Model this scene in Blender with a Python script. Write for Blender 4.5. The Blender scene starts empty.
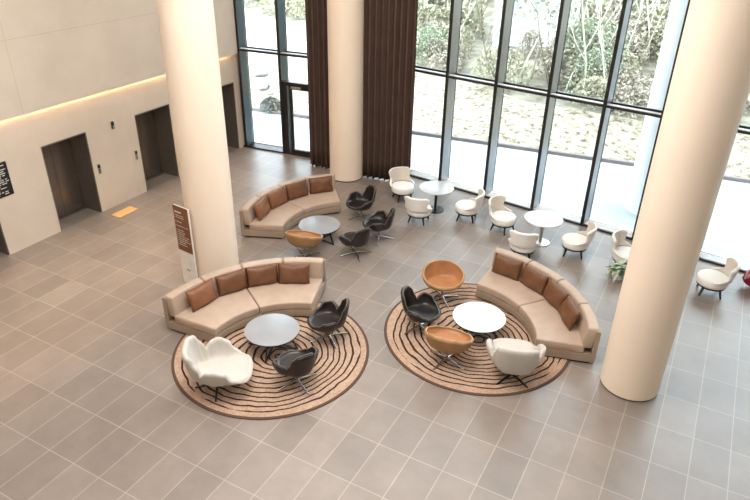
import bpy, bmesh, math, random
from mathutils import Vector, Matrix, noise
PI=math.pi; R=math.radians
sc=bpy.context.scene; COL=sc.collection
rnd=random.Random(7)

# ------------------------------------------------------------------ materials
def lin(c):
    return tuple(((v/255)/12.92 if v/255<=.04045 else ((v/255+.055)/1.055)**2.4) for v in c)+(1,)
def mat(name,rgb,rough=.6,metal=0,noise_amt=.06,scale=8,bump=0,bscale=60,spec=.5,emit=None,coat=0,rgb2=None,stretch=None):
    m=bpy.data.materials.new(name); m.use_nodes=True; nt=m.node_tree; N=nt.nodes; L=nt.links
    b=N['Principled BSDF']; b.inputs['Roughness'].default_value=rough; b.inputs['Metallic'].default_value=metal
    b.inputs['Specular IOR Level'].default_value=spec; b.inputs['Coat Weight'].default_value=coat
    tc=N.new('ShaderNodeTexCoord'); mp=N.new('ShaderNodeMapping'); L.new(tc.outputs['Object'],mp.inputs[0])
    if stretch: mp.inputs['Scale'].default_value=stretch
    n=N.new('ShaderNodeTexNoise'); n.inputs['Scale'].default_value=scale; n.inputs['Detail'].default_value=5; L.new(mp.outputs[0],n.inputs['Vector'])
    cr=N.new('ShaderNodeValToRGB'); c=lin(rgb); a=noise_amt
    c2=lin(rgb2) if rgb2 else tuple(min(1,v*(1+a)) for v in c[:3])+(1,)
    c1=c if rgb2 else tuple(v*(1-a) for v in c[:3])+(1,)
    cr.color_ramp.elements[0].color=c1; cr.color_ramp.elements[1].color=c2
    cr.color_ramp.elements[0].position=.35; cr.color_ramp.elements[1].position=.65
    L.new(n.outputs[0],cr.inputs[0]); L.new(cr.outputs[0],b.inputs['Base Color'])
    if bump:
        n2=N.new('ShaderNodeTexNoise'); n2.inputs['Scale'].default_value=bscale; L.new(mp.outputs[0],n2.inputs['Vector'])
        bp=N.new('ShaderNodeBump'); bp.inputs['Strength'].default_value=bump; bp.inputs['Distance'].default_value=.01
        L.new(n2.outputs[0],bp.inputs['Height']); L.new(bp.outputs[0],b.inputs['Normal'])
    if emit: b.inputs['Emission Color'].default_value=lin(emit[0]); b.inputs['Emission Strength'].default_value=emit[1]
    return m

def tile_floor():
    m=bpy.data.materials.new('stone_tiles'); m.use_nodes=True; nt=m.node_tree; N=nt.nodes; L=nt.links; b=N['Principled BSDF']
    tc=N.new('ShaderNodeTexCoord')
    br=N.new('ShaderNodeTexBrick'); br.offset=0; br.squash=1
    br.inputs['Scale'].default_value=1; br.inputs['Brick Width'].default_value=.52; br.inputs['Row Height'].default_value=.8352
    br.inputs['Mortar Size'].default_value=.0075; br.inputs['Mortar Smooth'].default_value=.3; br.inputs['Bias'].default_value=-.1
    br.inputs['Color1'].default_value=lin((128,117,109)); br.inputs['Color2'].default_value=lin((144,131,122)); br.inputs['Mortar'].default_value=lin((168,156,146))
    L.new(tc.outputs['Object'],br.inputs['Vector'])
    n=N.new('ShaderNodeTexNoise'); n.inputs['Scale'].default_value=1.6; n.inputs['Detail'].default_value=8; n.inputs['Roughness'].default_value=.65; L.new(tc.outputs['Object'],n.inputs['Vector'])
    mr=N.new('ShaderNodeMapRange'); mr.inputs[1].default_value=.3; mr.inputs[2].default_value=.7; mr.inputs[3].default_value=.86; mr.inputs[4].default_value=1.12; L.new(n.outputs[0],mr.inputs[0])
    mx=N.new('ShaderNodeMix'); mx.data_type='RGBA'; mx.blend_type='MULTIPLY'; mx.inputs[0].default_value=1
    L.new(br.outputs['Color'],mx.inputs[6]); L.new(mr.outputs[0],mx.inputs[7]); L.new(mx.outputs[2],b.inputs['Base Color'])
    b.inputs['Roughness'].default_value=.40
    b.inputs['Specular IOR Level'].default_value=FLOOR_SPEC
    bp=N.new('ShaderNodeBump'); bp.invert=True; bp.inputs['Strength'].default_value=.15; bp.inputs['Distance'].default_value=.004
    L.new(br.outputs['Fac'],bp.inputs['Height']); L.new(bp.outputs[0],b.inputs['Normal'])
    return m
FLOOR_SPEC=1.0

def stone_wall(name,rgb,w,h,ox=0,oz=0,rough=.55,joint=.8):
    """large slabs on a wall whose face lies in the YZ plane, with fine joints"""
    m=bpy.data.materials.new(name); m.use_nodes=True; nt=m.node_tree; N=nt.nodes; L=nt.links; b=N['Principled BSDF']
    tc=N.new('ShaderNodeTexCoord'); sp=N.new('ShaderNodeSeparateXYZ'); cb=N.new('ShaderNodeCombineXYZ'); L.new(tc.outputs['Object'],sp.inputs[0])
    a1=N.new('ShaderNodeMath'); a1.inputs[1].default_value=ox; a2=N.new('ShaderNodeMath'); a2.inputs[1].default_value=oz
    L.new(sp.outputs[1],a1.inputs[0]); L.new(sp.outputs[2],a2.inputs[0]); L.new(a1.outputs[0],cb.inputs[0]); L.new(a2.outputs[0],cb.inputs[1])
    br=N.new('ShaderNodeTexBrick'); br.offset=0
    br.inputs['Scale'].default_value=1; br.inputs['Brick Width'].default_value=w; br.inputs['Row Height'].default_value=h; br.inputs['Mortar Size'].default_value=.006
    c=lin(rgb); br.inputs['Color1'].default_value=c; br.inputs['Color2'].default_value=tuple(v*.96 for v in c[:3])+(1,); br.inputs['Mortar'].default_value=tuple(v*joint for v in c[:3])+(1,)
    L.new(cb.outputs[0],br.inputs['Vector'])
    n=N.new('ShaderNodeTexNoise'); n.inputs['Scale'].default_value=1.1; n.inputs['Detail'].default_value=7; L.new(tc.outputs['Object'],n.inputs['Vector'])
    mr=N.new('ShaderNodeMapRange'); mr.inputs[1].default_value=.3; mr.inputs[2].default_value=.7; mr.inputs[3].default_value=.93; mr.inputs[4].default_value=1.05; L.new(n.outputs[0],mr.inputs[0])
    mx=N.new('ShaderNodeMix'); mx.data_type='RGBA'; mx.blend_type='MULTIPLY'; mx.inputs[0].default_value=1
    L.new(br.outputs['Color'],mx.inputs[6]); L.new(mr.outputs[0],mx.inputs[7]); L.new(mx.outputs[2],b.inputs['Base Color']); b.inputs['Roughness'].default_value=rough
    return m

def rug_material(cx,cy,phase):
    """beige pile with irregular growth-ring lines; object coordinates, centred on the rug"""
    m=bpy.data.materials.new('ring_rug'); m.use_nodes=True; nt=m.node_tree; N=nt.nodes; L=nt.links; b=N['Principled BSDF']; b.inputs['Roughness'].default_value=.95; b.inputs['Specular IOR Level'].default_value=.1
    def math_(op,a,b_=None,c=None):
        n=N.new('ShaderNodeMath'); n.operation=op
        for i,v in enumerate((a,b_,c)):
            if v is None: continue
            if isinstance(v,(int,float)): n.inputs[i].default_value=v
            else: L.new(v,n.inputs[i])
        return n.outputs[0]
    tc=N.new('ShaderNodeTexCoord'); sp=N.new('ShaderNodeSeparateXYZ'); L.new(tc.outputs['Object'],sp.inputs[0])
    x,y=sp.outputs[0],sp.outputs[1]
    r0=math_('SQRT',math_('ADD',math_('MULTIPLY',x,x),math_('MULTIPLY',y,y)))
    k=math_('SUBTRACT',1,math_('DIVIDE',r0,1.75))
    dx=math_('SUBTRACT',x,math_('MULTIPLY',k,cx)); dy=math_('SUBTRACT',y,math_('MULTIPLY',k,cy))
    r=math_('SQRT',math_('ADD',math_('MULTIPLY',dx,dx),math_('MULTIPLY',dy,dy)))
    mp=N.new('ShaderNodeMapping'); mp.inputs['Location'].default_value=(phase,phase*.7,0); L.new(tc.outputs['Object'],mp.inputs[0])
    n=N.new('ShaderNodeTexNoise'); n.inputs['Scale'].default_value=1.0; n.inputs['Detail'].default_value=2.5; L.new(mp.outputs[0],n.inputs['Vector'])
    n3=N.new('ShaderNodeTexNoise'); n3.inputs['Scale'].default_value=4.5; n3.inputs['Detail'].default_value=1; L.new(mp.outputs[0],n3.inputs['Vector'])
    rr=math_('ADD',r,math_('ADD',math_('MULTIPLY',math_('SUBTRACT',n.outputs[0],.5),.30),math_('MULTIPLY',math_('SUBTRACT',n3.outputs[0],.5),.035)))
    f=math_('FRACT',math_('MULTIPLY',rr,8.0))
    d=math_('ABSOLUTE',math_('SUBTRACT',f,.5))
    th=math_('ADD',.11,math_('MULTIPLY',n3.outputs[0],.06))
    line=math_('LESS_THAN',d,th)
    inner=math_('LESS_THAN',r0,1.60)
    line=math_('MULTIPLY',line,inner)
    edge=math_('GREATER_THAN',r0,1.70)
    fac=math_('MAXIMUM',line,edge)
    n2=N.new('ShaderNodeTexNoise'); n2.inputs['Scale'].default_value=30; n2.inputs['Detail'].default_value=4; L.new(tc.outputs['Object'],n2.inputs['Vector'])
    cr=N.new('ShaderNodeValToRGB'); cr.color_ramp.elements[0].color=lin((160,132,112)); cr.color_ramp.elements[1].color=lin((194,166,144)); cr.color_ramp.elements[0].position=.3; cr.color_ramp.elements[1].position=.7
    L.new(n2.outputs[0],cr.inputs[0])
    mx=N.new('ShaderNodeMix'); mx.data_type='RGBA'; L.new(fac,mx.inputs[0]); L.new(cr.outputs[0],mx.inputs[6])
    mx2=N.new('ShaderNodeMix'); mx2.data_type='RGBA'; L.new(edge,mx2.inputs[0]); mx2.inputs[6].default_value=lin((58,42,38)); mx2.inputs[7].default_value=lin((96,74,64))
    L.new(mx2.outputs[2],mx.inputs[7]); L.new(mx.outputs[2],b.inputs['Base Color'])
    bp=N.new('ShaderNodeBump'); bp.inputs['Strength'].default_value=.3; bp.inputs['Distance'].default_value=.005; L.new(n2.outputs[0],bp.inputs['Height']); L.new(bp.outputs[0],b.inputs['Normal'])
    return m

def glass_material():
    m=bpy.data.materials.new('clear_glass'); m.use_nodes=True; nt=m.node_tree; N=nt.nodes; L=nt.links; N.clear()
    o=N.new('ShaderNodeOutputMaterial'); t=N.new('ShaderNodeBsdfTransparent'); t.inputs[0].default_value=(.95,.98,.985,1)
    g=N.new('ShaderNodeBsdfGlossy'); g.inputs['Roughness'].default_value=.02
    fr=N.new('ShaderNodeFresnel'); fr.inputs[0].default_value=1.45; mx=N.new('ShaderNodeMixShader')
    L.new(fr.outputs[0],mx.inputs[0]); L.new(t.outputs[0],mx.inputs[1]); L.new(g.outputs[0],mx.inputs[2]); L.new(mx.outputs[0],o.inputs[0])
    return m

def gravel_material():
    m=bpy.data.materials.new('stony_bank'); m.use_nodes=True; nt=m.node_tree; N=nt.nodes; L=nt.links; b=N['Principled BSDF']; b.inputs['Roughness'].default_value=.95
    tc=N.new('ShaderNodeTexCoord'); mp=N.new('ShaderNodeMapping'); mp.inputs['Scale'].default_value=(1.3,2.2,1.3); mp.inputs['Rotation'].default_value=(0,0,.3); L.new(tc.outputs['Object'],mp.inputs[0])
    n=N.new('ShaderNodeTexNoise'); n.inputs['Scale'].default_value=3.2; n.inputs['Detail'].default_value=6; n.inputs['Roughness'].default_value=.7; L.new(mp.outputs[0],n.inputs['Vector'])
    cr=N.new('ShaderNodeValToRGB'); e=cr.color_ramp.elements; e[0].position=.36; e[0].color=lin((96,82,66)); e[1].position=.52; e[1].color=lin((176,165,142))
    e2=e.new(.70); e2.color=lin((205,198,182)); L.new(n.outputs[0],cr.inputs[0]); L.new(cr.outputs[0],b.inputs['Base Color'])
    bp=N.new('ShaderNodeBump'); bp.inputs['Strength'].default_value=1; bp.inputs['Distance'].default_value=.12; L.new(n.outputs[0],bp.inputs['Height']); L.new(bp.outputs[0],b.inputs['Normal'])
    return m

M={}
M['floor']=tile_floor()
M['wall_low']=stone_wall('pale_stone_slabs',(222,207,190),2.5,2.95,.3,0,joint=.93)
M['wall_up']=stone_wall('upper_stone_slabs',(224,210,194),4.46,1.55,-.0,-2.95+.0)
M['plain_wall']=mat('plaster',(205,196,184),.8)
M['ceiling']=mat('white_ceiling',(225,220,212),.9)
M['column']=mat('cream_paint',(244,227,208),.5,noise_amt=.015,scale=1,spec=.3)
M['dark_ring']=mat('black_skirting',(28,22,20),.5)
M['mullion']=mat('sky_lit_aluminium',(168,170,170),.35,metal=.6,noise_amt=.03)  # grey carries the bright outside reflected in the mullion sides
M['mullion_dim']=mat('dim_lit_aluminium',(74,88,96),.35,metal=.3,noise_amt=.03)  # left mullions' duller reflection put into the colour
M['cap']=mat('black_aluminium',(26,25,25),.4,noise_amt=.03)
M['sill']=mat('white_sill',(225,228,228),.5)
M['glass']=glass_material()
M['steel']=mat('bronze_steel',(138,130,122),.26,metal=.85,noise_amt=.08,scale=2,stretch=(1,8,.6))
M['steel_dark']=mat('dark_steel',(120,112,104),.34,metal=.5,noise_amt=.05)
M['black']=mat('black_plastic',(24,24,26),.45)
M['white_text']=mat('white_print',(225,222,215),.6)
M['orange']=mat('orange_mat',(222,176,112),.8,noise_amt=.08,scale=30)
M['leather_beige']=mat('beige_leather',(180,158,140),.5,noise_amt=.05,scale=5,bump=.15,bscale=40)
M['leather_shaded']=mat('shaded_beige_leather',(156,138,120),.55,noise_amt=.05,scale=5,bump=.1,bscale=40)  # darker copy of the beige leather, side-face shade put into the colour
M['pillow']=mat('brown_leather',(108,70,44),.5,noise_amt=.12,scale=6,bump=.3,bscale=18)
M['pillow_rust']=mat('rust_leather',(128,82,54),.5,noise_amt=.12,scale=6,bump=.3,bscale=18)
M['black_leather']=mat('black_leather',(26,21,20),.32,noise_amt=.1,scale=6,bump=.08,bscale=60)
M['brown_black']=mat('dark_brown_leather',(32,24,22),.38,noise_amt=.1,scale=6,bump=.08,bscale=60)
M['tan']=mat('cognac_leather',(170,118,76),.42,noise_amt=.1,scale=5,bump=.08,bscale=50)
M['tan_out']=mat('tan_leather_outside',(158,120,80),.45,noise_amt=.08,scale=5)
M['rim_highlight_pale']=mat('pale_rim_highlight',(120,108,100),.5)  # sheen on the dark leather rims, given as a lighter colour
M['rim_highlight_tan']=mat('tan_rim_highlight',(196,158,116),.5)  # sheen on the tan leather rims, given as a lighter colour
M['white_wool']=mat('white_boucle',(194,188,180),.9,noise_amt=.03,scale=40,bump=.25,bscale=90)
M['cream_wool']=mat('cream_fabric',(240,238,234),.9,noise_amt=.03,scale=40,bump=.2,bscale=90)
M['grey_back']=mat('pale_taupe_fabric',(212,204,192),.9,noise_amt=.04,scale=30,bump=.2,bscale=90)
M['chrome']=mat('brushed_chrome',(176,172,168),.25,metal=1,noise_amt=.03)
M['gunmetal']=mat('dark_metal',(52,48,46),.35,metal=.7)
M['darkwood']=mat('black_stained_wood',(34,26,24),.5)
M['top_grey']=mat('grey_table_top',(150,152,156),.3,noise_amt=.04,scale=3,spec=.6)
M['top_white']=mat('white_table_top',(232,234,236),.25,noise_amt=.02,scale=3,spec=.6)
M['top_pale']=mat('pale_grey_table_top',(196,202,208),.25,noise_amt=.02,scale=3,spec=.6)
M['edge']=mat('black_table_edge',(36,33,33),.4)
M['curtain']=mat('dark_brown_curtain',(84,66,57),.85,noise_amt=.06,scale=3,spec=.3)
M['sign_brown']=mat('brown_sign_face',(124,78,48),.5)
M['pylon']=mat('white_pylon',(238,232,224),.4)
M['pave']=mat('pale_paving',(140,144,148),.8,scale=.35,rgb2=(172,176,180),stretch=(.4,1.6,1))
M['kerb']=mat('kerb_stone',(116,106,102),.8)
M['bank']=gravel_material()
M['brush']=mat('brush_ground',(96,90,76),.95,scale=1.6,rgb2=(150,144,126),bump=1,bscale=3)
M['ext_white']=mat('white_exterior_paint',(240,241,243),.7,noise_amt=.02)
M['leaf_a']=mat('olive_leaves',(142,138,112),.8,scale=2,rgb2=(186,180,154))
M['leaf_b']=mat('green_leaves',(122,132,106),.8,scale=2,rgb2=(170,174,150))
M['leaf_c']=mat('dry_leaves',(146,136,120),.8,scale=2,rgb2=(188,178,160))
M['bark']=mat('pale_bark',(206,200,182),.9,scale=6,noise_amt=.2)
M['twig']=mat('grey_twigs',(128,118,104),.9,scale=6,noise_amt=.2)
M['rockbush']=mat('grey_leaves',(84,84,78),.8,scale=3,rgb2=(130,130,120))
M['rock']=mat('grey_rock',(96,98,98),.9,scale=2,rgb2=(160,160,158),bump=.8,bscale=6)
M['bld']=mat('pale_render',(214,220,224),.8)
M['bld_win']=mat('bluish_panes',(176,190,198),.2)
M['pot']=mat('white_pot',(225,222,216),.4)
M['plant']=mat('pale_green_leaf',(138,158,128),.6,scale=12,rgb2=(196,208,186))
M['plant_dark']=mat('deep_green_leaf',(70,92,70),.6,scale=12,rgb2=(120,142,114))
M['red']=mat('red_cloth',(170,24,48),.8,scale=22,noise_amt=.25)
M['red_pale']=mat('pale_print',(216,190,192),.8)
M['plate']=mat('steel_plate',(190,184,176),.35,metal=.6)
M['strip']=mat('cove_strip',(255,214,160),.5,emit=((255,196,130),12))

# ------------------------------------------------------------------ mesh helpers
def link(name,bm,m,parent=None,smooth=False,loc=None,rz=0,smooth_angle=None):
    me=bpy.data.meshes.new(name); bm.normal_update(); bm.to_mesh(me); bm.free()
    for mm in (m if isinstance(m,(list,tuple)) else [m]): me.materials.append(mm)
    if smooth or smooth_angle:
        for p in me.polygons: p.use_smooth=True
    if smooth_angle:
        me.set_sharp_from_angle(angle=R(smooth_angle))
    o=bpy.data.objects.new(name,me); COL.objects.link(o)
    if parent: o.parent=parent
    if loc is not None: o.location=loc
    o.rotation_euler=(0,0,rz)
    return o
def empty(name,loc=(0,0,0),rz=0,kind=None):
    o=bpy.data.objects.new(name,None); COL.objects.link(o); o.location=loc; o.rotation_euler=(0,0,rz); o.empty_display_size=.1
    if kind: o['kind']=kind
    return o
def tag(o,label,cat,group=None):
    o['label']=label; o['category']=cat
    if group: o['group']=group
    return o
def struct(o): o['kind']='structure'; return o
def copy_tree(o,parent=None):
    c=o.copy(); COL.objects.link(c); c.parent=parent
    for ch in list(o.children): copy_tree(ch,c)
    return c
def box(bm,a,b,bevel=0,rot=None):
    """box between corners a and b"""
    x0,y0,z0=a; x1,y1,z1=b
    g=bmesh.ops.create_cube(bm,size=1)['verts']
    for v in g: v.co=Vector(((x0+x1)/2+v.co.x*(x1-x0),(y0+y1)/2+v.co.y*(y1-y0),(z0+z1)/2+v.co.z*(z1-z0)))
    if rot:
        for v in g: v.co=rot@v.co
    if bevel:
        es=list({e for v in g for e in v.link_edges}); bmesh.ops.bevel(bm,geom=es,offset=bevel,segments=2,affect='EDGES',profile=.5)
    return g
def cyl(bm,c,r,z0,z1,seg=48,r2=None,bevel=0):
    g=bmesh.ops.create_cone(bm,cap_ends=True,segments=seg,radius1=r,radius2=r if r2 is None else r2,depth=z1-z0)['verts']
    for v in g: v.co+=Vector((c[0],c[1],(z0+z1)/2))
    if bevel:
        es=[e for e in {e for v in g for e in v.link_edges} if len(e.link_faces)==2 and any(len(f.verts)>4 for f in e.link_faces)]
        bmesh.ops.bevel(bm,geom=es,offset=bevel,segments=3,affect='EDGES',profile=.5)
    return g
def tube(bm,pts,rad,seg=8,closed=False):
    pts=[Vector(p) for p in pts]; n=len(pts); rings=[]
    for i,p in enumerate(pts):
        if closed: t=pts[(i+1)%n]-pts[i-1]
        else: t=pts[min(i+1,n-1)]-pts[max(i-1,0)]
        t.normalize(); up=Vector((0,0,1)) if abs(t.z)<.95 else Vector((1,0,0))
        a=t.cross(up).normalized(); b=a.cross(t)
        rr=rad[i] if isinstance(rad,(list,tuple)) else rad
        rings.append([bm.verts.new(p+(a*math.cos(2*PI*k/seg)+b*math.sin(2*PI*k/seg))*rr) for k in range(seg)])
    for i in range(n if closed else n-1):
        A,B=rings[i],rings[(i+1)%n]
        for k in range(seg): bm.faces.new((A[k],A[(k+1)%seg],B[(k+1)%seg],B[k]))
    if not closed: bm.faces.new(list(reversed(rings[0]))); bm.faces.new(rings[-1])
def bar(bm,a,b,w,h):
    """flat bar from a to b, w wide sideways, h high"""
    a=Vector(a); b=Vector(b); t=(b-a).normalized(); up=Vector((0,0,1)) if abs(t.z)<.9 else Vector((1,0,0))
    s=t.cross(up).normalized(); u=s.cross(t)
    P=[[q+s*i*w/2+u*j*h/2 for i,j in ((-1,-1),(1,-1),(1,1),(-1,1))] for q in (a,b)]
    A=[bm.verts.new(p) for p in P[0]]; B=[bm.verts.new(p) for p in P[1]]
    for k in range(4): bm.faces.new((A[k],A[(k+1)%4],B[(k+1)%4],B[k]))
    bm.faces.new(A[::-1]); bm.faces.new(B)
    bmesh.ops.recalc_face_normals(bm,faces=bm.faces)
def arc_block(bm,a0,a1,prof,seg=14,shrink=0):
    """sweep a closed (r,z) profile round the origin from angle a0 to a1 (degrees)"""
    rings=[]
    for i in range(seg+1):
        t=i/seg; a=R(a0+(a1-a0)*t)
        # rounded ends: pull the profile in towards its middle at the two ends
        k=1
        if shrink and (i in (0,seg)): k=1-shrink
        cr=sum(p[0] for p in prof)/len(prof); cz=sum(p[1] for p in prof)/len(prof)
        rings.append([bm.verts.new((math.cos(a)*(cr+(r-cr)*k),math.sin(a)*(cr+(r-cr)*k),cz+(z-cz)*k)) for r,z in prof])
    n=len(prof)
    for i in range(seg):
        for k in range(n): bm.faces.new((rings[i][k],rings[i+1][k],rings[i+1][(k+1)%n],rings[i][(k+1)%n]))
    bm.faces.new(rings[0]); bm.faces.new(rings[-1][::-1])
    bmesh.ops.recalc_face_normals(bm,faces=bm.faces)
def rprof(r0,r1,z0,z1,c,n=4):
    """rounded rectangle profile"""
    out=[]
    for cx,cz,a in ((r1-c,z1-c,0),(r0+c,z1-c,90),(r0+c,z0+c,180),(r1-c,z0+c,270)):
        for k in range(n+1): t=R(a+90*k/n); out.append((cx+c*math.cos(t),cz+c*math.sin(t)))
    return out
def soft_block(bm,a0,a1,r0,r1,z0,z1,c,seg=14):
    """arc cushion with all edges rounded"""
    steps=[(0,.0),(0.25,.6),(.6,.92),(1,1)]
    rm=(r0+r1)/2; da=math.degrees(c/rm); lst=[]
    for t,k in steps: lst.append((a0+da*t,1-k))
    for i in range(1,seg): lst.append((a0+da+(a1-a0-2*da)*i/seg,0))
    for t,k in reversed(steps): lst.append((a1-da*t,1-k))
    rings=[]
    for a,k in lst:
        q=k*c; A=R(a)
        pr=rprof(r0+q,r1-q,z0+q*.6,z1-q,max(c-q,.004) if c-q>.004 else .004)
        rings.append([bm.verts.new((math.cos(A)*r,math.sin(A)*r,z)) for r,z in pr])
    n=len(rings[0])
    for i in range(len(rings)-1):
        for k in range(n): bm.faces.new((rings[i][k],rings[i+1][k],rings[i+1][(k+1)%n],rings[i][(k+1)%n]))
    bm.faces.new(rings[0]); bm.faces.new(rings[-1][::-1])
    bmesh.ops.recalc_face_normals(bm,faces=bm.faces)

# ------------------------------------------------------------------ camera
cam=bpy.data.objects.new('camera',bpy.data.cameras.new('camera')); COL.objects.link(cam); sc.camera=cam
cam.data.sensor_width=36; cam.data.lens=643.09/750*36; cam.data.clip_end=300
rv=Vector((0.87686262,0.48042921,0.01731243)); uv=Vector((-0.24726203,0.41982529,0.87327442)); fv=Vector((-0.41227834,0.7700224,-0.48692101))
mw=Matrix((( rv.x,uv.x,-fv.x,7.9037),(rv.y,uv.y,-fv.y,-3.7545),(rv.z,uv.z,-fv.z,7.2679),(0,0,0,1)))
cam.matrix_world=mw

# ------------------------------------------------------------------ room shell
HC=9.5
XL=-5.2                     # face of the elevator wall
def wy_main(x): return 12.02-.132*(x-1.49)
def wy_left(x): return 11.6+.12*(x+5.0)
KX=.07
def wy(x): return wy_left(x) if x<KX else wy_main(x)
XR=17.0; YB=-7.5
bm=bmesh.new()
fl=[(-6.2,YB),(XR,YB),(XR,wy(XR)+.45),(KX,wy(KX)+.45),(-5.6,wy(-5.6)+.45),(-6.2,wy(-5.6)+.45)]
top=[bm.verts.new((x,y,0)) for x,y in fl]; bot=[bm.verts.new((x,y,-.25)) for x,y in fl]
bm.faces.new(top); bm.faces.new(bot[::-1])
for i in range(len(fl)): bm.faces.new((top[i],bot[i],bot[(i+1)%len(fl)],top[(i+1)%len(fl)]))
bmesh.ops.recalc_face_normals(bm,faces=bm.faces)
struct(link('floor',bm,M['floor']))
bm=bmesh.new(); box(bm,(-6.2,YB,HC),(XR,13.2,HC+.3)); struct(link('ceiling',bm,M['ceiling']))
# elevator wall, lower storey with its openings
OP=[(2.16,3.38),(4.72,5.95),(7.46,8.69),(10.17,11.40)]; DH=2.13; ZC=2.95
bm=bmesh.new(); ys=[YB]+[v for o in OP for v in o]+[wy(-5.2)+.45]
for i in range(0,len(ys),2): box(bm,(XL-.95,ys[i],0),(XL,ys[i+1],DH))
box(bm,(XL-.95,YB,DH),(XL,ys[-1],ZC-.02))
for a,b in OP: box(bm,(XL-.95,a,0),(XL-.66,b,DH))
struct(link('wall_left',bm,M['wall_low']))
bm=bmesh.new(); box(bm,(XL-.95,YB,ZC+.12),(XL+.10,wy(-5.1)-.02,HC)); box(bm,(XL-.95,wy(-5.1)-.02,ZC-.02),(XL,wy(-5.2)+.45,HC)); box(bm,(XL-.95,YB,ZC-.02),(XL-.12,wy(-5.1)-.02,ZC+.12)); box(bm,(XL+.04,YB,ZC),(XL+.10,wy(-5.1)-.02,ZC+.12))
struct(link('wall_left',bm,M['wall_up']))
bm=bmesh.new(); box(bm,(XL-.10,YB+.1,ZC+.07),(XL-.04,wy(-5.1)-.1,ZC+.10)); struct(link('trim_1',bm,M['strip']))
bm=bmesh.new(); box(bm,(-6.2,YB-.2,0),(XR,YB,HC)); struct(link('wall_back',bm,M['plain_wall']))
bm=bmesh.new(); box(bm,(XR,YB-.2,0),(XR+.2,wy(XR)+.45,HC)); struct(link('wall_right',bm,M['plain_wall']))
for i,(a,b) in enumerate(OP):
    d=empty(f'door_{i+1}',(XL-.5,(a+b)/2,0),kind='structure')
    w=(b-a)/2
    bm=bmesh.new()
    box(bm,(-.11,-w+.001,0),(.49,-w+.03,DH-.001)); box(bm,(-.11,w-.03,0),(.49,w-.001,DH-.001)); box(bm,(-.11,-w+.03,DH-.035),(.49,w-.03,DH-.001))
    link('door_frame',bm,M['steel_dark'],d)
    bm=bmesh.new(); box(bm,(-.11,-w+.03,.0),(-.02,w-.03,.006)); link('threshold',bm,M['steel_dark'],d)
    for s in (-1,1):
        bm=bmesh.new(); y0,y1=sorted((s*.004,s*(w-.03))); box(bm,(-.14,y0,.008),(-.10,y1,DH-.04),bevel=.003); link('door_panel',bm,M['steel'],d)
# hall call plates, exit lamp
def plate(y,z,label):
    t=empty('call_button_panel',(XL,y,z))
    bm=bmesh.new(); box(bm,(.0,-.045,-.13),(.012,.045,.13),bevel=.004); link('back_plate',bm,M['plate'],t)
    bm=bmesh.new(); box(bm,(.012,-.03,.03),(.016,.03,.11)); link('display',bm,M['black'],t)
    bm=bmesh.new()
    for zz in (-.02,-.075):
        g=cyl(bm,(0,0),.018,.012,.022,seg=16)
        for v in g: v.co=Vector((v.co.z,v.co.y,v.co.x+zz))
    link('buttons',bm,M['black'],t)
    tag(t,label,'button panel')
plate(6.11,1.12,'small call button panel on stone wall right of the nearer elevator opening')
plate(7.31,1.10,'small call button panel on stone wall left of the farther elevator opening')
t=empty('hall_lantern',(XL,6.73,2.08))
bm=bmesh.new(); box(bm,(0,-.03,-.09),(.05,.03,.09),bevel=.008); link('housing',bm,M['black'],t)
bm=bmesh.new(); box(bm,(.05,-.018,-.06),(.056,.018,-.01)); link('lens',bm,M['plate'],t)
tag(t,'tiny black signal lamp high on stone wall between two elevator openings','lamp')
# black wall directory, its text is a field of fine white rows
t=empty('wall_sign',(XL,3.5,1.34))
bm=bmesh.new(); box(bm,(0,-.42,0),(.03,.34,.75),bevel=.004); link('board',bm,M['black'],t)
bm=bmesh.new(); q=random.Random(3)
for k in range(15):
    z=.69-k*.045; y=-.37
    while y<.28:
        w=q.uniform(.04,.14)
        if y+w>.30: break
        if q.random()>.18: box(bm,(.03,y,z-.010),(.032,y+w,z+.008))
        y+=w+.03
link('lettering',bm,M['white_text'],t)
tag(t,'black wall directory board with white rows left of nearer elevator opening','sign')
bm=bmesh.new(); box(bm,(-4.87,5.93,0),(-4.56,6.54,.012),bevel=.003); tag(link('floor_mat',bm,M['orange']),'small orange mat on tiles between two elevator openings','mat')

# ------------------------------------------------------------------ columns
def column(x,y,r,label):
    t=empty('column',(x,y,0))
    bm=bmesh.new(); cyl(bm,(0,0),r,.03,HC-.001,seg=96); link('shaft',bm,M['column'],t,smooth_angle=40)
    bm=bmesh.new(); cyl(bm,(0,0),r-.012,0,.03,seg=96); link('base_ring',bm,M['dark_ring'],t,smooth_angle=40)
    tag(t,label,'column')
column(-.63,5.03,.48,'round cream column behind front left sofa, beside the pylon sign')
column(-1.10,11.20,.475,'round cream column by the window between two dark curtains')
column(7.74,5.84,.475,'round cream column on the right, standing alone behind the right sofa')
# pylon directory
a=Vector((-1.08,4.55)); b=Vector((-.62,4.50)); d=(b-a); rz=math.atan2(d.y,d.x); w=.44
t=empty('directory_pylon',((a.x+b.x)/2,(a.y+b.y)/2-.03,0),rz)
bm=bmesh.new(); box(bm,(-w/2,-.03,0),(w/2,.005,1.8),bevel=.006); link('body',bm,M['pylon'],t)
bm=bmesh.new(); box(bm,(-w/2+.006,-.042,.80),(w/2-.012,-.030,1.805),bevel=.003); link('sign_face',bm,M['sign_brown'],t)
bm=bmesh.new(); q=random.Random(11); box(bm,(-.17,-.0445,1.66),(.02,-.042,1.69))
for k in range(15):
    z=1.60-k*.047
    if q.random()<.12: continue
    box(bm,(-.185,-.0445,z-.006),(-.17,-.042,z+.008))
    x=-.145; e=q.uniform(.0,.15)
    while x<e:
        ww=q.uniform(.03,.08); box(bm,(x,-.0445,z-.0055),(x+ww,-.042,z+.0055)); x+=ww+.015
link('lettering',bm,M['white_text'],t)
bm=bmesh.new()
tube(bm,[(-.055+.011*k,-.032,.36+.010*math.sin(k*1.7)) for k in range(11)],.006,seg=6)
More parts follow.
